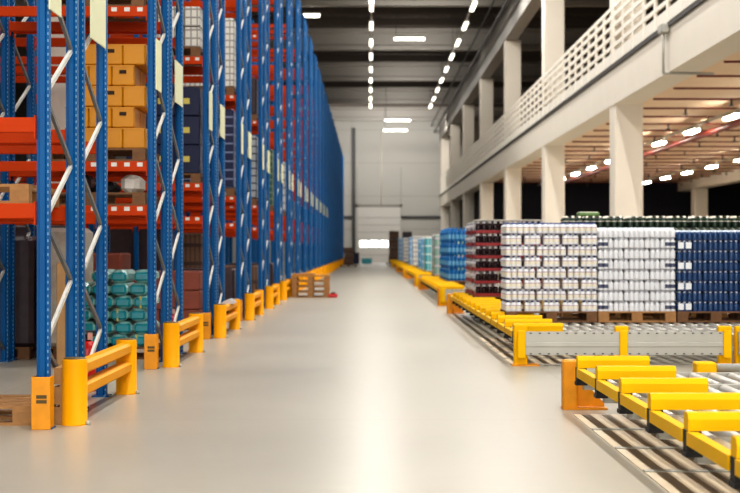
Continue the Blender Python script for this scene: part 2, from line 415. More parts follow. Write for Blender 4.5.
for r in range(NROW):
    Y = ROW0 + PITCH*r
    t = thing('pallet_rack', ('nearest blue pallet rack with orange beams, its end by the big yellow guard' if r == 0 else
              '%s blue pallet rack with orange beams counting along the aisle from the camera' % ORD[r]), 'rack', (RX, Y, 0), group='blue pallet racks with ends to the aisle')
    nb = 3 if r < 3 else (2 if r < 6 else 1)
    for fx in range(nb+1):
        for dy in FR: obj('upright', up_me if fx == 0 else upi_me, t, (-BAY*fx, dy, 0))
        if fx == 0 or (fx == 1 and r < 2):
            n = 10 if r < 10 else 10
            for dy in (0, 1.2):
                for q in range(n):
                    z = .60 + .91*q - (.455 if dy else 0)
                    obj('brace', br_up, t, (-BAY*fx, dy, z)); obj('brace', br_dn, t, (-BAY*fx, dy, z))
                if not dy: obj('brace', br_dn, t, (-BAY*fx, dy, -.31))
    for fx in range(nb):
        for lv in levels(r):
            if r == 0 and lv > 5: continue
            for dy in FR:
                o = obj('beam', beam_me, t, (-BAY*fx, dy + (-.03 if dy in (0, 1.2) else .03), lv-.055))
                if dy == 0 and fx == 0 and 0 < r < 5:
                    for q in (.12, .26, .4, .62): obj('beam_label', label_me, o, (-q, -.0245, .02))

# row-end signs
for r in range(NROW):
    Y = ROW0 + PITCH*r
    if r < 14:
        tag(obj('row_sign', B().box(RX+.05, RX+.062, Y-.06, Y+.30, 3.03, 3.58, 'sign')), 'narrow pale green sign on the near upright of the %s rack' % ORD[r], 'sign', 'pale signs on rack ends')
        tag(obj('row_sign', B().box(RX+.05, RX+.062, Y+1.4, Y+2.02, 3.05, 3.55, 'sign')), 'wide pale green sign on the rear frame of the %s rack' % ORD[r], 'sign', 'pale signs on rack ends')

# end-of-row guards
GX = -2.18
gpost = B().lathe([(.1, 0, 'yellow_guard'), (.1, .012, 'yellow_guard'), (.092, .014, 'yellow_guard'), (.092, .475, 'yellow_guard'), (.086, .487, 'cap_dark'), (.07, .497, 'cap_dark'), (0.01, .50, 'cap_dark')], n=28).me('post')
def grail(z0, z1):
    return B().prism([(-.055, z0+.02), (-.035, z0), (.035, z0), (.06, z0+.02), (.06, z1-.02), (.035, z1), (-.035, z1), (-.055, z1-.02)], 'y', .03, 2.16, 'yellow_guard').me('rail')
gr1, gr2 = grail(.36, .46), grail(.195, .295)
anch = B().cyl((0, 0, 0), (0, 0, .03), .018, 'galv', 8).me('anchor_bolt')
for r in range(NROW):
    Y = ROW0 + PITCH*r + .22
    t = thing('rack_guard', ('nearest big yellow two-rail rack guard, at the end of the first blue rack' if r == 0 else 'yellow two-rail rack guard at the end of the %s blue rack' % ORD[r]), 'guard', (GX, Y, 0), group='yellow rack guards along the aisle')
    for dy in (0, 2.15):
        p = obj('post', gpost, t, (0, dy, 0))
        if r < 6:
            obj('anchor_bolt', anch, p, (.105, -.03, 0))
    obj('rail', gr1, t); obj('rail', gr2, t)
pr = B()
pr.box(-.068, -.056, -.08, .03, 0, .38, 'orange_yellow').box(-.068, .07, -.092, -.08, 0, .38, 'orange_yellow', .004).box(.058, .07, -.08, .03, 0, .38, 'orange_yellow')
pr = pr.me('sleeve')
mark = B().box(-.03, .045, -.095, -.092, .19, .215, 'cap_dark').box(-.03, .045, -.095, -.092, .225, .25, 'cap_dark').me('worn_label')
for r in range(12):
    t = thing('upright_protector', 'orange-yellow metal sleeve around the foot of the near upright of the %s rack' % ORD[r], 'guard', (RX-.0, ROW0+PITCH*r, 0), group='upright sleeves along the aisle')
    obj('sleeve', pr, t)
    if r < 3: obj('worn_label', mark, t)

# ------------------------------------------------------------------ pallets
def pallet_meshes(w, d, wood):
    deck = B(); n = 7 if w > d else 5
    for q in range(5):
        y = -d/2 + q*(d-.11)/4; deck.box(-w/2, w/2, y, y+.11, .122, .144, wood)
    for x in (-w/2, -.07, w/2-.14): deck.box(x, x+.14, -d/2, d/2, .1, .122, wood)
    block = B().box(-.07, .07, -.05, .05, .022, .1, wood).me('block')
    run = B().box(-w/2, w/2, -.05, .05, 0, .022, wood).me('bottom_board')
    whole = B(); whole.v, whole.f, whole.m, whole.s, whole.mats = list(deck.v), list(deck.f), list(deck.m), list(deck.s), list(deck.mats)
    for x in (-w/2+.07, 0, w/2-.07):
        for y in (-d/2+.05, 0, d/2-.05): whole.box(x-.07, x+.07, y-.05, y+.05, .022, .1, wood)
    for y in (-d/2+.05, 0, d/2-.05): whole.box(-w/2, w/2, y-.05, y+.05, 0, .022, wood)
    return deck.me('deck'), block, run, whole.me('pallet'), w, d
PAL = pallet_meshes(1.2, .8, 'wood'); PALD = pallet_meshes(1.2, .8, 'wood_dark')
PALS = pallet_meshes(.8, .9, 'wood'); PALN = pallet_meshes(1.1, .8, 'wood')
def pallet(x, y, z, label, P=PAL, group=None, rotz=0, simple=False, rot=None):
    if simple:
        o = tag(obj('wooden_pallet', P[3], None, (x, y, z), rot or (0, 0, rotz)), label, 'pallet', group); return o
    t = thing('wooden_pallet', label, 'pallet', (x, y, z), rotz, group)
    if rot: t.rotation_euler = rot
    w, d = P[4], P[5]
    obj('deck', P[0], t)
    for px in (-w/2+.07, 0, w/2-.07):
        for py in (-d/2+.05, 0, d/2-.05): obj('block', P[1], t, (px, py, 0))
    for py in (-d/2+.05, 0, d/2-.05): obj('bottom_board', P[2], t, (0, py, 0))
    return t

# ------------------------------------------------------------------ conveyors
LP = .92; CX = 1.63
ROLZ = .335
guide = B().prism([(-.05, .37), (.05, .37), (.055, .43), (.035, .462), (-.035, .462), (-.055, .43)], 'x', CX+.0, CX+.56, 'yellow')
guide = guide.me('guide_bar')
fplate = B().prism([(CX-.012, .30), (CX+.03, .30), (CX+.03, .352), (CX+.05, .366), (CX-.012, .37)], 'y', .06, LP-.06, 'yellow').me('front_plate')
def sframe(x1): return B().box(CX+.05, x1, -.03, .03, .2, .33, 'galv').box(CX+.05, x1, -.05, .05, .2, .21, 'galv').me('side_frame')
roller = B().cyl((0, .06, ROLZ-.042), (0, LP-.06, ROLZ-.042), .042, 'steel', 14).me('roller')
foot = B().box(CX-.005, CX+.07, -.045, .045, .26, .37, 'black').box(CX-.012, CX+.075, -.05, .05, .235, .26, 'black').me('end_stop')
leg = B().box(-.04, .04, -.03, .03, 0, .2, 'darksteel').box(-.08, .08, -.07, .07, 0, .012, 'darksteel').me('leg')
def lane(y, label, x1, nroll, group, pitch=.15, x0=1.78):
    t = thing('roller_conveyor', label, 'conveyor', (0, y, 0), group=group)
    obj('guide_bar', guide, t); obj('front_plate', fplate, t); obj('side_frame', SF[x1], t); obj('end_stop', foot, t)
    for lx in (2.75, x1-.3): obj('leg', leg, t, (lx, 0, 0))
    for q in range(nroll): obj('roller', roller, t, (x0+pitch*q, 0, 0))
    return t
SF = {4.6: sframe(4.6), 6.2: sframe(6.2), 3.9: sframe(3.9)}
G1 = 11.0 - .1
def post(y, label, g='conveyor corner posts', x=CX):
    t = thing('corner_post', label, 'post', (x, y, 0), group=g)
    obj('post', B().box(-.06, .06, -.06, .06, 0, .40, 'orange_yellow', .012), t)
    obj('gusset', B().prism([(.06, .02), (.28, .02), (.28, .05), (.14, .2), (.06, .3)], 'y', -.012, .012, 'orange_yellow'), t)
    obj('base_plate', B().box(-.062, .3, -.075, .075, 0, .015, 'orange_yellow'), t)
    return t
near_words = ['farthest lane of the near roller conveyor block, beside the corner post', 'second lane from the corner post in the near roller conveyor block',
              'third lane from the corner post in the near roller conveyor block', 'fourth lane from the corner post in the near roller conveyor block',
              'fifth lane from the corner post in the near roller conveyor block', 'nearest roller conveyor lane, at the lower right']
for k in range(6):
    y = 10.7 - LP*k
    lane(y-LP, near_words[k], 4.6, 19, 'near roller conveyor lanes')
# far edge of the near block (guide bar against the post)
t = thing('conveyor_edge', 'yellow edge guide and grey side frame closing the near conveyor block', 'frame', (0, 10.7, 0))
obj('guide_bar', guide, t); obj('side_frame', SF[4.6], t); obj('end_stop', foot, t)
for lx in (2.75, 4.3): obj('leg', leg, t, (lx, 0, 0))
obj('side_tube', B().cyl((2.72, .2, .35), (4.6, .2, .35), .035, 'galv', 10), t)
obj('clamp', B().box(2.6, 2.76, .12, .28, .2, .40, 'yellow', .012), t)
obj('leg', leg, t, (2.68, .2, 0)); obj('leg', leg, t, (4.4, .2, 0)); obj('tube_bracket', B().box(4.36, 4.44, .17, .23, .2, .33, 'darksteel'), t)
post(11.1, 'orange-yellow corner post with gusset at the end of the near conveyor block')

# floor tracks under the conveyor ends
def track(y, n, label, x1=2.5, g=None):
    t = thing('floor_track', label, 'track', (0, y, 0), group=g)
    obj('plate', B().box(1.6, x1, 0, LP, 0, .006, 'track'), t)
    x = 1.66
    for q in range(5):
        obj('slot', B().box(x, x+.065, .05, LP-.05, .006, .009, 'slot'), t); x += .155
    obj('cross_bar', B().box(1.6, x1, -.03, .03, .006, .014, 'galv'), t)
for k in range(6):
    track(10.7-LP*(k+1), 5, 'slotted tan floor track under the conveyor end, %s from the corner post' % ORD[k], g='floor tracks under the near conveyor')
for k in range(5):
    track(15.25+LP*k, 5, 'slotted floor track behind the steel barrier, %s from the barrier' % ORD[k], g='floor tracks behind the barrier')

# steel barriers
def barrier(y, x0, x1, label, posts):
    t = thing('steel_barrier', label, 'barrier', (0, y, 0))
    prof = [(-.02, .125), (.03, .125), (.03, .15), (0, .165), (0, .2), (-.03, .22), (-.03, .26), (0, .28), (0, .335), (.03, .355), (.03, .38), (-.02, .38)]
    r = obj('rail', B().prism([(a-.05, b) for a, b in prof], 'x', x0, x1, 'galv'), t)
    holes = B(); x = x0+.06
    while x < x1-.05:
        holes.box(x, x+.025, -.074, -.069, .133, .145, 'darksteel').box(x, x+.025, -.074, -.069, .36, .372, 'darksteel'); x += .1
    obj('perforation', holes, r)
    for px in posts:
        p = obj('post', B().box(px-.075, px+.075, -.0, .09, 0, .46 if px < 1.9 else .44, 'yellow', .01), t)
        obj('clamp', B().box(px-.045, px+.045, -.1, -.07, .09, .40, 'yellow', .008), p)
        obj('base_plate', B().box(px-.1, px+.2, -.06, .14, 0, .016, 'orange_yellow'), p)
    return t
barrier(15.2, 1.72, 3.97, 'light grey steel barrier rail between yellow posts, in front of the white bottle pallets', (1.69, 2.82, 3.97))
barrier(15.2, 4.1, 6.3, 'second grey steel barrier rail, continuing to the right edge', (4.16, 5.2, 6.2))

# second conveyor block and the ones beyond
G2 = 15.45
for k in range(13):
    y = G2+LP*k
    nr = 30 if k < 4 else (8 if k > 3 else 12)
    lab = '%s roller conveyor lane behind the steel barrier' % ORD[k]
    lane(y, lab, 6.2 if k < 4 else 3.9, nr if k < 4 else 8, 'roller lanes of the second conveyor block')
for y, lab in ((27.55, 'orange-yellow corner post at the far end of the second conveyor block'),):
    post(y, lab)
fl = B()
def merge(dst, me, dx=0, dy=0, dz=0):
    i = len(dst.v); dst.v += [(v.co.x+dx, v.co.y+dy, v.co.z+dz) for v in me.vertices]
    mm = [dst.mi(x) for x in me.materials]
    for p in me.polygons:
        dst.f.append(tuple(i+q for q in p.vertices)); dst.m.append(mm[p.material_index]); dst.s.append(p.use_smooth)
for me_ in (guide, fplate, SF[3.9], foot): merge(fl, me_)
merge(fl, leg, 2.75); merge(fl, leg, 3.6)
for q in range(8): merge(fl, roller, 1.85+.25*q)
fl_me = fl.me('roller_conveyor')
GR = [31.5, 47.8, 64.0, 80.3, 96.5]
for g, y0 in enumerate(GR):
    blk = ('third', 'fourth', 'fifth', 'sixth', 'seventh')[g]
    for k in range(13 if g < 3 else 12):
        tag(obj('roller_conveyor', fl_me, None, (0, y0+LP*k, 0)), '%s roller lane with yellow guide in the %s conveyor block' % (ORD[k], blk), 'conveyor', 'roller lanes of the %s conveyor block' % blk)
    post(y0-.2, 'orange-yellow corner post at the near end of the %s conveyor block' % blk)
    if g < 3: post(y0+LP*13+.15, 'orange-yellow corner post at the far end of the %s conveyor block' % blk)
    barrier(y0-.35, 1.72, 3.9, 'grey barrier rail between posts at the near end of the %s conveyor block' % blk, (1.69, 3.8))

# ------------------------------------------------------------------ goods on the conveyors
GZ = ROLZ + .144                # top of pallets on rollers
def bottle(name, r, h, body, label, band, cap, n=10, cr=.42, ch=.85):
    return B().lathe([(r*.9, 0, body), (r, h*.05, body), (r, h*.18, label), (r, h*.5, band), (r, h*.56, body), (r*.95, h*(ch-.15), body), (r*(cr+.08), h*(ch-.01), body), (r*cr, h*ch, cap), (r*cr, h*.99, cap), (r*cr*.7, h, cap)], n=n).me(name)
def pack(name, label, cat, x, y, z, nx, ny, d, h, me, core, group, vis, deep, rotz=0):
    """pack whose front-left-bottom corner stands at (x, y, z); vis(i, j): which bottles are modelled one by one"""
    t = thing(name, label, cat, (x, y, z), rotz, group)
    w, dd = nx*d, ny*d
    full = all(vis(i, j) for i in range(nx) for j in range(ny))
    b = B().box(.004, w-.004, .004, dd-.004, 0, .006, core)
    if not full:
        xl = d*.9 if vis(0, ny-1) else .008
        b.box(xl, w-.008, d*.92, dd-.004, .006, h*.97, core)
    obj('shrink_film', b, t)
    for i in range(nx):
        for j in range(ny):
            if vis(i, j): obj('bottle', me(i, j) if callable(me) else me, t, ((i+.5)*d, (j+.5)*d, .006))
    return t
def hb(z): return (z-GZ)/8-.012
bW = bottle('bottle', .0375, hb(1.654), 'bw', 'bcream', 'bpink', 'capblue')
bP = bottle('bottle', .0335, hb(1.59), 'bw', 'bw', 'bw', 'capwhite')
bS = bottle('bottle', .0335, hb(1.59), 'bw', 'slate', 'slate', 'capwhite')
bN = bottle('bottle', .0335, hb(1.555), 'bnavy', 'bnavy', 'bnavy', 'capwhite', cr=.45, ch=.82)
LAY = ['bottom', 'second', 'third', 'fourth', 'fifth', 'sixth', 'seventh', 'top']
PY = 17.96
def posw(i, n):
    return {3: ['left', 'middle', 'right'], 5: ['leftmost', 'second', 'middle', 'fourth', 'rightmost'], 4: ['leftmost', 'second', 'third', 'rightmost']}[n][i]
def stack(x0, width, kind, desc, grp, d, ztop, bW=None, bP=None, bS=None, bN=None):
    LH = (ztop-GZ)/8
    nlong = 5; nshort = 3
    dB = d*.9 if kind == 'blue' else d
    wA = nlong*d; wB = nshort*dB
    gapA = (width-3*wA)/2; gapB = (width-5*wB)/4
    for L in range(8):
        z = GZ + LH*L; top = L == 7
        if L % 2 == 1:
            for i in range(3):
                rows = 3 if top else 1
                for rj in range(3 if (top or i == 0) else 1):
                    vis = (lambda a, b, i=i, rj=rj: True) if top else ((lambda a, b, i=i, rj=rj: b == 0 and rj == 0 or (i == 0 and a == 0)))
                    me = bN if kind == 'navy' else (bP if kind == 'white' else bW)
                    lab = '%s %s pack in the %s layer%s' % (desc, posw(i, 3), LAY[L], ('', ', middle row', ', back row')[rj])
                    pack('bottle_pack', lab, 'pack', x0+i*(wA+gapA), PY+.01+rj*3*(d+.0005), z, 5, 3, d, LH, me, 'filmblue' if kind == 'navy' else 'film', grp, vis, 3)
        else:
            for i in range(5):
                for rj in range(2 if i == 0 else 1):
                    vis = lambda a, b, i=i, rj=rj: (b == 0 and rj == 0) or (i == 0 and a == 0)
                    if kind == 'navy': me = bN
                    elif kind == 'white': me = (lambda a, b, i=i: bS if ((i == 0 and a < 2) or (i == 4 and a > 0)) and b == 0 else bP)
                    else: me = bW
                    lab = '%s %s pack in the %s layer%s' % (desc, posw(i, 5), LAY[L], ('', ', back row')[rj])
                    t = pack('bottle_pack', lab, 'pack', x0+i*(wB+gapB), PY+.01+rj*.39, z, 3, 4, dB, LH, me, 'filmblue' if kind == 'navy' else 'film', grp, vis, 5)
                    if kind == 'navy' and i == 0 and rj == 0:
                        for q in (0, 1): obj('white_label', B().box(.01+q*.1, .085+q*.1, -.004, -.001, .02, LH-.03, 'bw'), t)
X1, X2, X3 = 1.80, 3.02, 4.06
stack(X1, 1.21, 'blue', 'white bottles with blue caps,', 'packs of white bottles with blue caps', .078, 1.654, bW=bW)
stack(X2, 1.02, 'white', 'plain white bottles on the middle pallet,', 'packs of plain white bottles', .067, 1.59, bP=bP, bS=bS)
stack(X3, 1.02, 'navy', 'navy bottles on the right pallet,', 'packs of navy blue bottles', .067, 1.555, bN=bN)
pallet(X1+.605, PY+.4, ROLZ, 'wooden pallet under the white bottles with blue caps', PALD)
pallet(X2+.51, PY+.4, ROLZ, 'light wooden pallet under the plain white bottles', pallet_meshes(1.02, .8, 'wood'))
pallet(X3+.51, PY+.4, ROLZ, 'brown wooden pallet under the navy bottles', pallet_meshes(1.02, .8, 'wood_dark'))
# next pallet to the right, mostly beyond the frame, and pallets in the lane behind
def wrapped(name, label, x0, x1, y0, y1, z0, z1, m, cat='load', group=None, bev=.03):
    o = obj(name, B().box(0, x1-x0, 0, y1-y0, 0, z1-z0, m, bev), None, (x0, y0, z0)); return tag(o, label, cat, group)
M['greenload'] = band_material('green_bottle_load', rgb(52, 64, 50), rgb(150, 150, 136), .15)
M['navyload'] = band_material('navy_load', rgb(24, 58, 124), rgb(120, 150, 190), .15)
M['redload'] = band_material('red_load', rgb(120, 60, 64), rgb(190, 184, 184), .2)
M['aquaload'] = band_material('aqua_load', rgb(70, 160, 206), rgb(190, 222, 236), .36)
M['tealload'] = band_material('teal_load', rgb(60, 164, 176), rgb(206, 226, 226), .3)
M['greenpale'] = band_material('pale_green_load', rgb(120, 164, 150), rgb(206, 196, 206), .28)
M['whiteload'] = band_material('white_load', rgb(224, 222, 216), rgb(110, 120, 140), .22)
M['paleblue'] = band_material('pale_blue_load', rgb(120, 170, 214), rgb(206, 222, 236), .3)
M['brownload'] = band_material('brown_load', rgb(112, 84, 66), rgb(70, 52, 46), .4, .6)
bG = bottle('bottle', .045, .16, 'bgreen', 'bgreen', 'bcream', 'bcream')
for k, x0 in enumerate((2.72, 3.62, 4.52)):
    pos = ('left', 'middle', 'right')[k]
    y0 = G2+LP*4+.06-.02
    wrapped('wrapped_load', '%s wrapped load of green bottles in the lane behind the white bottle pallets' % pos, x0, x0+.88, y0, y0+.78, GZ, 1.60, 'greenload', group='green bottle loads')
    pallet(x0+.44, y0+.39, ROLZ, '%s wooden pallet under the green bottle loads' % pos, pallet_meshes(.88, .78, 'wood'), simple=True)
    for i in range(3):
        pack('bottle_pack', 'dark green bottles with pale caps on the %s load, %s pack' % (pos, posw(i, 3)), 'pack', x0+.015+i*.29, y0+.02, 1.60, 3, 4, .094, .166, bG, 'bgreen', 'packs of green bottles', (lambda a, b: b < 2 or a == 0), 4)
tag(obj('green_tray', B().box(0, .3, 0, .2, 0, .05, 'green', .01).box(.02, .28, .02, .18, .05, .06, 'bcream'), None, (2.95, G2+LP*4+.1, 1.60+.166)), 'small green tray lying on top of the green bottles', 'tray')

# red trio
bC = bottle('bottle', .047, .16, 'cola', 'cola', 'cola', 'film', cr=.66, ch=.7)
RY = [G2+LP*k+.08 for k in (9, 10, 11)]
RXX = 1.86; RL = .22
trayb = B().box(.004, .396, .004, .256, 0, .05, 'tray').box(.004, .396, .004, .256, .05, .055, 'cola').me('tray')
rsimp = B(); merge(rsimp, trayb)
for i in range(4):
    for j in range(1): merge(rsimp, bC, .05+.1*i, .05, .055)
rside = B().box(.004, .36, .004, .39, 0, .05, 'tray').box(.02, .36, .01, .385, .05, RL*.97, 'film', .015)
for j in range(4): rside.lathe([(.03, RL*.5, 'film'), (.03, RL*.7, 'film')], .025, .05+.097*j, 8)
rside_me = rside.me('bottle_tray')
for q, y0 in enumerate(RY):
    lw = ('front', 'middle', 'rear')[q]
    pallet(RXX+.6, y0+.4, ROLZ, '%s wooden pallet of the three under the maroon bottle trays' % lw, PALD, simple=True)
    for L in range(6):
        z = GZ + RL*L; wl = ('bottom', 'second', 'third', 'fourth', 'fifth', 'top')[L]
        if q == 0:
            for i in range(3):
                t = thing('bottle_tray', 'maroon tray of dark bottles on the front pallet, %s of the %s layer' % (posw(i, 3), wl), 'tray', (RXX+.4*i, y0, z), group='maroon bottle trays')
                obj('tray', trayb, t)
                for n_ in range(4): obj('bottle', bC, t, (.05+.1*n_, .05, .055))
            if True:
                tag(obj('bottle_tray', rside_me, None, (RXX, y0+.27, z)), 'film-wrapped maroon tray behind the front one, %s layer of the front pallet' % wl, 'tray', 'maroon bottle trays')
        else:
            for n_ in range(2):
                tag(obj('bottle_tray', rside_me, None, (RXX, y0+.4*n_, z)), 'film-wrapped maroon tray on the %s pallet, %s layer, %s half' % (lw, wl, ('near', 'far')[n_]), 'tray', 'maroon bottle trays')
        if L == 5 and q == 0:
            tag(obj('top_sheet', B().box(0, 1.2, 0, .8, 0, .015, 'packwhite'), None, (RXX, y0, GZ+RL*6)), 'white cardboard sheet on top of the maroon bottle trays', 'sheet')

# blue water bottles
bA = bottle('bottle', .048, .35, 'aqua', 'aquapale', 'aqua', 'aqua', 8)
wp = B()
for i in range(3):
    for j in range(3): merge(wp, bA, .05+.1*i, .05+.1*j, .0)
wp.box(.06, .29, .06, .29, .0, .25, 'aqua')
wp_me = wp.me('water_pack')
WL = (1.84-GZ)/4
for q in range(5):
    y0 = GR[0]+LP*(4+q)+.06
    pallet(2.03+.6, y0+.4, ROLZ, '%s pallet under the blue water bottles, counting from the camera' % ORD[q], PAL, simple=True)
    for L in range(4):
        wl = ('bottom', 'second', 'third', 'top')[L]
        for i in range(3 if q == 0 else 1):
            tag(obj('water_pack', wp_me, None, (2.03+.3*i, y0, GZ+WL*L)), 'pack of blue water bottles, %s pallet, %s layer, %s' % (ORD[q], wl, posw(i, 3) if q == 0 else 'aisle side'), 'pack', 'packs of blue water bottles')
            if L < 3: pass
for (x0, w, y, z1, m, lab) in (
    (2.0, 1.15, GR[0]+LP*11+.06, 1.72, 'greenpale', 'pale green and mauve wrapped load just beyond the blue water bottles'),
    (2.0, 1.15, GR[0]+LP*12+.06, 1.75, 'whiteload', 'whitish wrapped load behind the pale green one'),
    (2.05, 1.15, GR[1]+LP*2+.06, 1.72, 'tealload', 'teal wrapped load at the near end of the fourth conveyor block'),
    (2.05, 1.15, GR[1]+LP*3+.06, 1.7, 'tealload', 'teal wrapped load, second lane of loads in the fourth conveyor block'),
    (2.05, 1.15, GR[1]+LP*6+.06, 1.75, 'paleblue', 'pale blue wrapped load in the middle of the fourth conveyor block'),
    (2.05, 1.15, GR[1]+LP*9+.06, 1.7, 'aquaload', 'aqua wrapped load toward the far end of the fourth conveyor block'),
    (2.1, 1.15, GR[2]+LP*1+.06, 1.9, 'whiteload', 'white layered load in the fifth conveyor block'),
    (2.05, 1.15, GR[2]+LP*6+.06, 1.9, 'paleblue', 'pale blue load in the fifth conveyor block'),
    (2.1, 1.15, GR[3]+LP*3+.06, 1.95, 'whiteload', 'white layered load in the sixth conveyor block'),
    (2.1, 1.15, GR[4]+LP*1+.06, 2.1, 'paleblue', 'light blue load in the farthest conveyor block')):
    t = thing('wrapped_load', lab, 'load', (x0, y, GZ))
    obj('goods', B().box(0, w, 0, .8, 0, z1-GZ, m, .03), t); obj('top_sheet', B().box(.02, w-.02, .02, .78, z1-GZ, z1-GZ+.02, 'packwhite'), t)
    pallet(x0+.6, y+.4, ROLZ, 'pallet under the ' + lab.replace('wrapped ', ''), PAL, simple=True)

# far end clutter
def carton_stack(x, y, label, n, w, h, m, z0=.144):
    for k in range(n):
        tag(obj('carton', B().box(-w/2, w/2, -w/2, w/2, 0, h-.01, m, .02), None, (x+(k % 2)*.05, y, z0+h*k)), label % ('bottom', 'middle', 'upper', 'top')[k if n > 3 or k < n-1 else 3], 'carton', 'cartons by the end wall')
pallet(2.0, 112, 0, 'pallet under the tall brown carton stack near the end wall', PALD, simple=True)
carton_stack(2.0, 112, '%s carton of the tall brown stack on the right near the end wall', 4, .78, .66, 'brownload')
pallet(3.1, 113, 0, 'pallet under the second brown carton stack near the end wall', PALD, simple=True)
carton_stack(3.1, 113, '%s carton of the second brown stack, behind the tall one', 4, .78, .65, 'darkwrap')
pallet(-1.5, 100, 0, 'pallet under the brown cartons at the far left rack ends', PALD, simple=True)
carton_stack(-1.5, 100, '%s brown carton on the pallet by the far left rack ends', 3, .7, .42, 'brownload')
tag(obj('waste_bin', B().box(-.3, .3, -.3, .3, 0, .9, 'navy', .03).box(-.33, .33, -.33, .33, .9, .98, 'black', .02), None, (-1.15, 118, 0)), 'dark blue bin beside the far roller door', 'bin')
tag(obj('floor_box', B().box(-.45, .45, -.3, .3, 0, .45, 'teal', .03).box(-.47, .47, -.32, .32, .45, .5, 'tealpale', .02), None, (-.2, 121, 0)), 'low teal box on the floor before the far roller door', 'box')

# pallet stack in the aisle
for k in range(4):
    pallet(-1.58+.01*(k % 2), 37.1, .144*k, '%s pallet of the small pallet stack standing in the aisle by the rack guards' % ('bottom', 'second', 'third', 'topmost')[k], pallet_meshes(1.0, .9, 'wood_dark') if k == 0 else PALX, 'pallets stacked in the aisle') if k else None
    if k == 0:
        PALX = pallet_meshes(1.0, .9, 'wood'); PALX_TOP = pallet_meshes(1.0, .9, 'wood')
        pallet(-1.58, 37.1, 0, 'bottom pallet of the small pallet stack standing in the aisle by the rack guards', PALX, 'pallets stacked in the aisle')
tag(obj('slip_sheet', B().box(-.5, .48, -.45, .45, 0, .03, 'crate').box(-.46, .1, -.4, .38, .03, .06, 'wood'), None, (-1.58, 37.1, .576)), 'yellowish boards lying on top of the pallet stack in the aisle', 'board')
tag(obj('red_block', B().box(-.12, .12, -.1, .1, 0, .1, 'red', .02).box(-.06, .06, -.06, .06, .1, .14, 'hole', .01), None, (-.96, 36.6, 0)), 'small dark red block on the floor right of the pallet stack', 'block')

# ------------------------------------------------------------------ things around the first racks
def extinguisher(x, y, z, label):
    t = thing('fire_extinguisher', label, 'fire extinguisher', (x, y, z))
    obj('body', B().lathe([(.072, 0, 'red'), (.078, .02, 'red'), (.078, .36, 'red'), (.07, .41, 'red'), (.05, .45, 'red'), (.03, .46, 'red')], n=20), t)
    obj('valve', B().cyl((0, 0, .455), (0, 0, .52), .025, 'darksteel').box(-.02, .09, -.012, .012, .5, .52, 'darksteel').box(-.02, .08, -.012, .012, .54, .555, 'darksteel').bar((-.01, 0, .51), (0, 0, .55), .02, .02, 'darksteel', (0, 1, 0)), t)
    hb = B(); pts = [(-.02, 0, .5), (-.1, -.01, .56), (-.15, -.02, .5), (-.14, -.03, .38), (-.11, -.04, .26)]
    for a, b in zip(pts, pts[1:]): hb.cyl(a, b, .012, 'black', 8)
    obj('hose', hb, t)
    obj('tag', B().box(.0, .045, -.03, -.026, .47, .535, 'pink'), t)
extinguisher(-2.57, 12.5, 0, 'red fire extinguisher with black hose behind the nearest yellow guard')
extinguisher(-2.52, 17.45, 0, 'red fire extinguisher behind the second yellow guard')
tag(obj('plastic_film', B().prism([(-.1, 0), (.1, 0), (.08, .05), (.02, .07), (-.05, .04)], 'y', 0, .5, 'film'), None, (GX, 20.9, .46)), 'crumpled pale film lying on the third yellow guard', 'film')

# pallet standing on its long edge behind the first guard, pallet lying in the first bay
half = pallet_meshes(.9, .42, 'wood')
pallet(RX+.11, 10.75, .21, 'small wooden pallet standing on its edge behind the nearest yellow guard', half, rot=(PI/2, 0, PI/2)) if False else None
t = thing('leaning_pallet', 'small wooden pallet standing on edge between first upright and nearest guard', 'pallet', (RX+.06, 10.1, 0))
obj('deck_board', B().box(-.03, .012, 0, .72, .0, .13, 'wood').box(-.03, .012, 0, .72, .15, .28, 'wood').box(-.03, .012, 0, .72, .3, .42, 'wood'), t)
for y in (0, .32, .62): obj('block', B().box(.012, .05, y, y+.09, 0, .42, 'wood'), t)
pallet(-3.06, 10.45, 0, 'weathered wooden pallet lying on the floor beside the first upright', pallet_meshes(1.15, .8, 'wood'))
pallet(-3.05, 10.42, 1.63, 'wooden pallet lying on the low beams of the first rack', pallet_meshes(1.15, .98, 'wood'))

# yellow crates on the second rack
R1 = ROW0+PITCH
crate_me = B().box(0, .245, 0, .39, 0, .225, 'crate', .012).box(-.004, .249, -.004, .394, .205, .222, 'crate').me('body')
ch_me = B().box(.085, .16, -.006, .002, .13, .17, 'hole').me('hand_hole')
for L in range(5):
    off = .0 if L % 2 == 0 else -.12
    for i in range(3):
        for j in range(2):
            x = -2.68 - .25*i + off + .0
            if j and i > 0: continue
            t = thing('yellow_crate', 'yellow crate on the second rack, %s layer, %s column from the aisle%s' % (('bottom', 'second', 'third', 'fourth', 'top')[L], ORD[i], (', front', ', rear')[j]), 'crate', (x, R1+.02+.4*j, 2.25+.144+.228*L), group='yellow crates on the second rack')
            obj('body', crate_me, t)
            if L in (1, 2, 3, 4) and (i+L) % 2 == 1 or L == 3: obj('hand_hole', ch_me, t)
pallet(-3.0, R1+.46, 2.25, 'wooden pallet under the yellow crates on the second rack', pallet_meshes(1.15, 1.0, 'wood_dark'))
# low shelf of the second rack: dark goods on a pallet
pallet(-3.0, R1+.46, 1.77, 'wooden pallet on the lowest beams of the second rack', pallet_meshes(1.15, 1.0, 'wood_dark'))
for k, (x, w, h, m, lab) in enumerate(((-2.62, .2, .2, 'packwhite', 'white bag'), (-2.9, .22, .13, 'black', 'black bag'), (-3.2, .3, .2, 'darkwrap', 'dark bundle'))):
    tag(obj('goods_bag', B().box(-w/2, w/2, 0, .5, 0, h, m, .05), None, (x, R1+.1, 1.914)), lab+' on the lowest shelf of the second rack', 'bag')
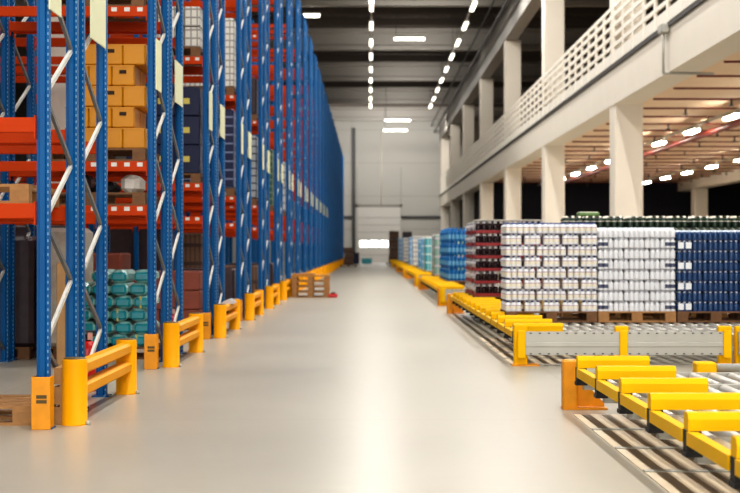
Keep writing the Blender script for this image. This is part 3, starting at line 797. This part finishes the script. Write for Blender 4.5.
# floor loads of the second rack
TY = R1+1.25
tp = B(); tp.box(0, .215, 0, .7, 0, .148, 'tealpale', .045)  # pale rim around the teal front paints in the film's glare
tp.box(.02, .195, -.006, .5, .02, .122, 'teal', .02)
tp_me = tp.me('teal_pack')
tb_me = B().box(.085, .105, -.006, .0, .0, .148, 'packyellow').me('band')
for L in range(7):
    for i in range(4):
        if L == 5 and i != 0: continue
        if L == 6 and i != 1 and i != 2: continue
        x = -2.62-.215 - .222*i + (.05 if L % 2 else 0)
        zz = .144 + .152*L if L < 6 else .144+.152*5
        t = thing('teal_pack', 'shiny teal film pack in the second rack, %s layer, %s from the aisle' % (ORD[L], ORD[i]), 'pack', (x, TY, zz), group='teal packs on the second rack')
        obj('film', tp_me, t)
        if (L+i) % 3 == 0: obj('band', tb_me, t)
pallet(-3.0, TY+.4, 0, 'wooden pallet under the teal packs', pallet_meshes(1.0, .8, 'wood_dark'))
wrapped('wrapped_load', 'beige film-wrapped load on the floor of the second rack', -3.9, -3.4, TY, TY+.8, .144, 1.55, 'beigewrap', bev=.05)
pallet(-3.65, TY+.4, 0, 'wooden pallet under the beige wrapped load', pallet_meshes(.5, .8, 'wood_dark'), simple=True)
wrapped('wrapped_load', 'dark film-wrapped load behind the upright in the second bay', -4.6, -3.96, TY, TY+.8, .144, 1.45, 'darkwrap', bev=.05)
pallet(-4.3, TY+.4, 0, 'wooden pallet under the dark wrapped load', pallet_meshes(.6, .8, 'wood_dark'), simple=True)
for k in range(3):
    t = thing('teal_pack', 'teal film pack at the left edge of the view, %s of its stack' % ('bottom', 'middle', 'top')[k], 'pack', (-5.4, R1+.2, .144+.152*k), group='teal packs in the second bay')
    obj('film', tp_me, t); obj('film', tp_me, t, (-.22, 0, 0))
pallet(-5.4, R1+.6, 0, 'wooden pallet under the teal packs at the left edge', pallet_meshes(.7, .8, 'wood_dark'), simple=True)
tag(obj('tall_carton', B().box(0, .24, 0, .3, 0, 1.15, 'card', .01).box(.1, .12, -.003, 0, 0, 1.15, 'wood_dark'), None, (-3.42, R1+.1, 0)), 'tall narrow cardboard carton standing in the second rack', 'carton')

# goods on the third to eighth racks
def goods(r, lv, label, m, h, n=2, w=.36, x_end=-2.44, single=False, label_m=None):
    Y = ROW0+PITCH*r
    pallet(-3.0, Y+.46, lv, 'pallet under ' + label, pallet_cache('wood_dark'), simple=True, group='pallets in the rack rows')
    z = lv+.144
    if single:
        o = obj('wrapped_load', B().box(-1.1, 0, 0, .9, 0, h*n, m, .03), None, (x_end, Y+.02, z)); tag(o, label, 'load', 'wrapped loads in the rack rows'); return
    for L in range(n):
        for i in range(3):
            t = thing('carton', '%s, %s layer, %s from the aisle' % (label, ORD[L], ORD[i]), 'carton', (x_end-w*(i+1), Y+.02, z+h*L), group='cartons in the rack rows')
            obj('box', B().box(0, w-.01, 0, .85, 0, h-.008, m, .012), t)
            if label_m: obj('printed_label', B().box(.1, .2, -.003, 0, h*.4, h*.6, label_m), t)
_pc = {}
def pallet_cache(k):
    if k not in _pc: _pc[k] = pallet_meshes(1.12, .98, k)
    return _pc[k]
M['whitepk'] = band_material('white_packs', rgb(222, 220, 212), rgb(150, 146, 140), .12, .4, .09)
M['navydot'] = band_material('navy_dotted', rgb(20, 30, 70), rgb(120, 130, 160), .16, .4, .4)
M['greydot'] = band_material('grey_dotted', rgb(160, 166, 172), rgb(60, 66, 80), .16, .4, .3)
M['greendot'] = band_material('green_dotted', rgb(50, 88, 66), rgb(130, 150, 130), .16, .4, .3)
goods(2, 0, 'reddish brown carton on the floor of the third rack', 'cardred', .28, 3)
for r_, m_, h_ in ((2, 'cardred', 1.1), (2, 'darkwrap', 1.5), (3, 'darkwrap', 1.6), (4, 'brownload', 1.5)):
    xx = -4.52 if m_ != 'cardred' else -4.0
    if r_ == 2: x0_, x1_ = ((-4.05, -3.6) if m_ == 'cardred' else (-5.3, -4.35))
    else: x0_, x1_ = -5.0, -3.65
    y_ = ROW0+PITCH*r_
    wrapped('wrapped_load', '%s load on the floor deeper inside the %s rack' % ({'cardred': 'reddish brown', 'darkwrap': 'dark wrapped', 'brownload': 'brown'}[m_], ORD[r_]), x0_, x1_, y_+.1, y_+.9, .144, .144+h_, m_)
    pallet((x0_+x1_)/2, y_+.5, 0, 'pallet under the %s load deeper inside the %s rack' % ({'cardred': 'reddish brown', 'darkwrap': 'dark wrapped', 'brownload': 'brown'}[m_], ORD[r_]), pallet_meshes(x1_-x0_, .8, 'wood_dark'), simple=True)
goods(2, 2.25, 'navy carton in the middle level of the third rack', 'navy', .42, 3, label_m='packyellow')
goods(2, 4.08, 'white pack in the upper level of the third rack', 'whitepk', .3, 2, .24)
goods(3, 2.25, 'navy dotted load in the middle level of the fourth rack', 'navydot', .48, 3, single=True)
goods(3, 4.08, 'white load in the upper level of the fourth rack', 'whitepk', .42, 3, single=True)
goods(4, 2.25, 'grey dotted load in the middle level of the fifth rack', 'greydot', .46, 3, single=True)
goods(4, 4.08, 'dark load in the upper level of the fifth rack', 'darkwrap', .4, 2, single=True)
goods(5, 2.25, 'green dotted load in the middle level of the sixth rack', 'greendot', .48, 3, single=True)
goods(5, 0, 'dark load on the floor of the sixth rack', 'darkwrap', .4, 2, single=True)
goods(4, 0, 'brown load on the floor of the fifth rack', 'brownload', .4, 2, single=True)
goods(3, 0, 'dark wrapped load on the floor of the fourth rack', 'darkwrap', .4, 2, single=True)
goods(6, 2.25, 'white load in the middle level of the seventh rack', 'whiteload', .48, 3, single=True)
goods(1, 3.93, 'dark wrapped load in the upper level of the second rack', 'darkwrap', .5, 2, single=True)

# ------------------------------------------------------------------ camera, world, colour
cam = bpy.data.cameras.new('camera'); co = bpy.data.objects.new('camera', cam); C.objects.link(co)
cam.sensor_width = 36; cam.lens = F/740*36; cam.clip_end = 400
co.location = (0, 0, CAMZ)
co.rotation_euler = (PI/2 + math.atan(2.5/F), 0, -math.atan(1/F))
cam.dof.use_dof = True; cam.dof.focus_distance = 10.5; cam.dof.aperture_fstop = 2.8
bpy.context.scene.camera = co
w = bpy.data.worlds.new('world'); bpy.context.scene.world = w; w.use_nodes = True
w.node_tree.nodes['Background'].inputs[0].default_value = (.8, .88, 1, 1)
w.node_tree.nodes['Background'].inputs[1].default_value = .5
sc = bpy.context.scene
sc.view_settings.view_transform = 'Standard'
sc.view_settings.look = 'Medium High Contrast'
sc.view_settings.exposure = .17
sc.cycles.use_denoising = True
sc.cycles.max_bounces = 6
sc.cycles.sample_clamp_indirect = 4
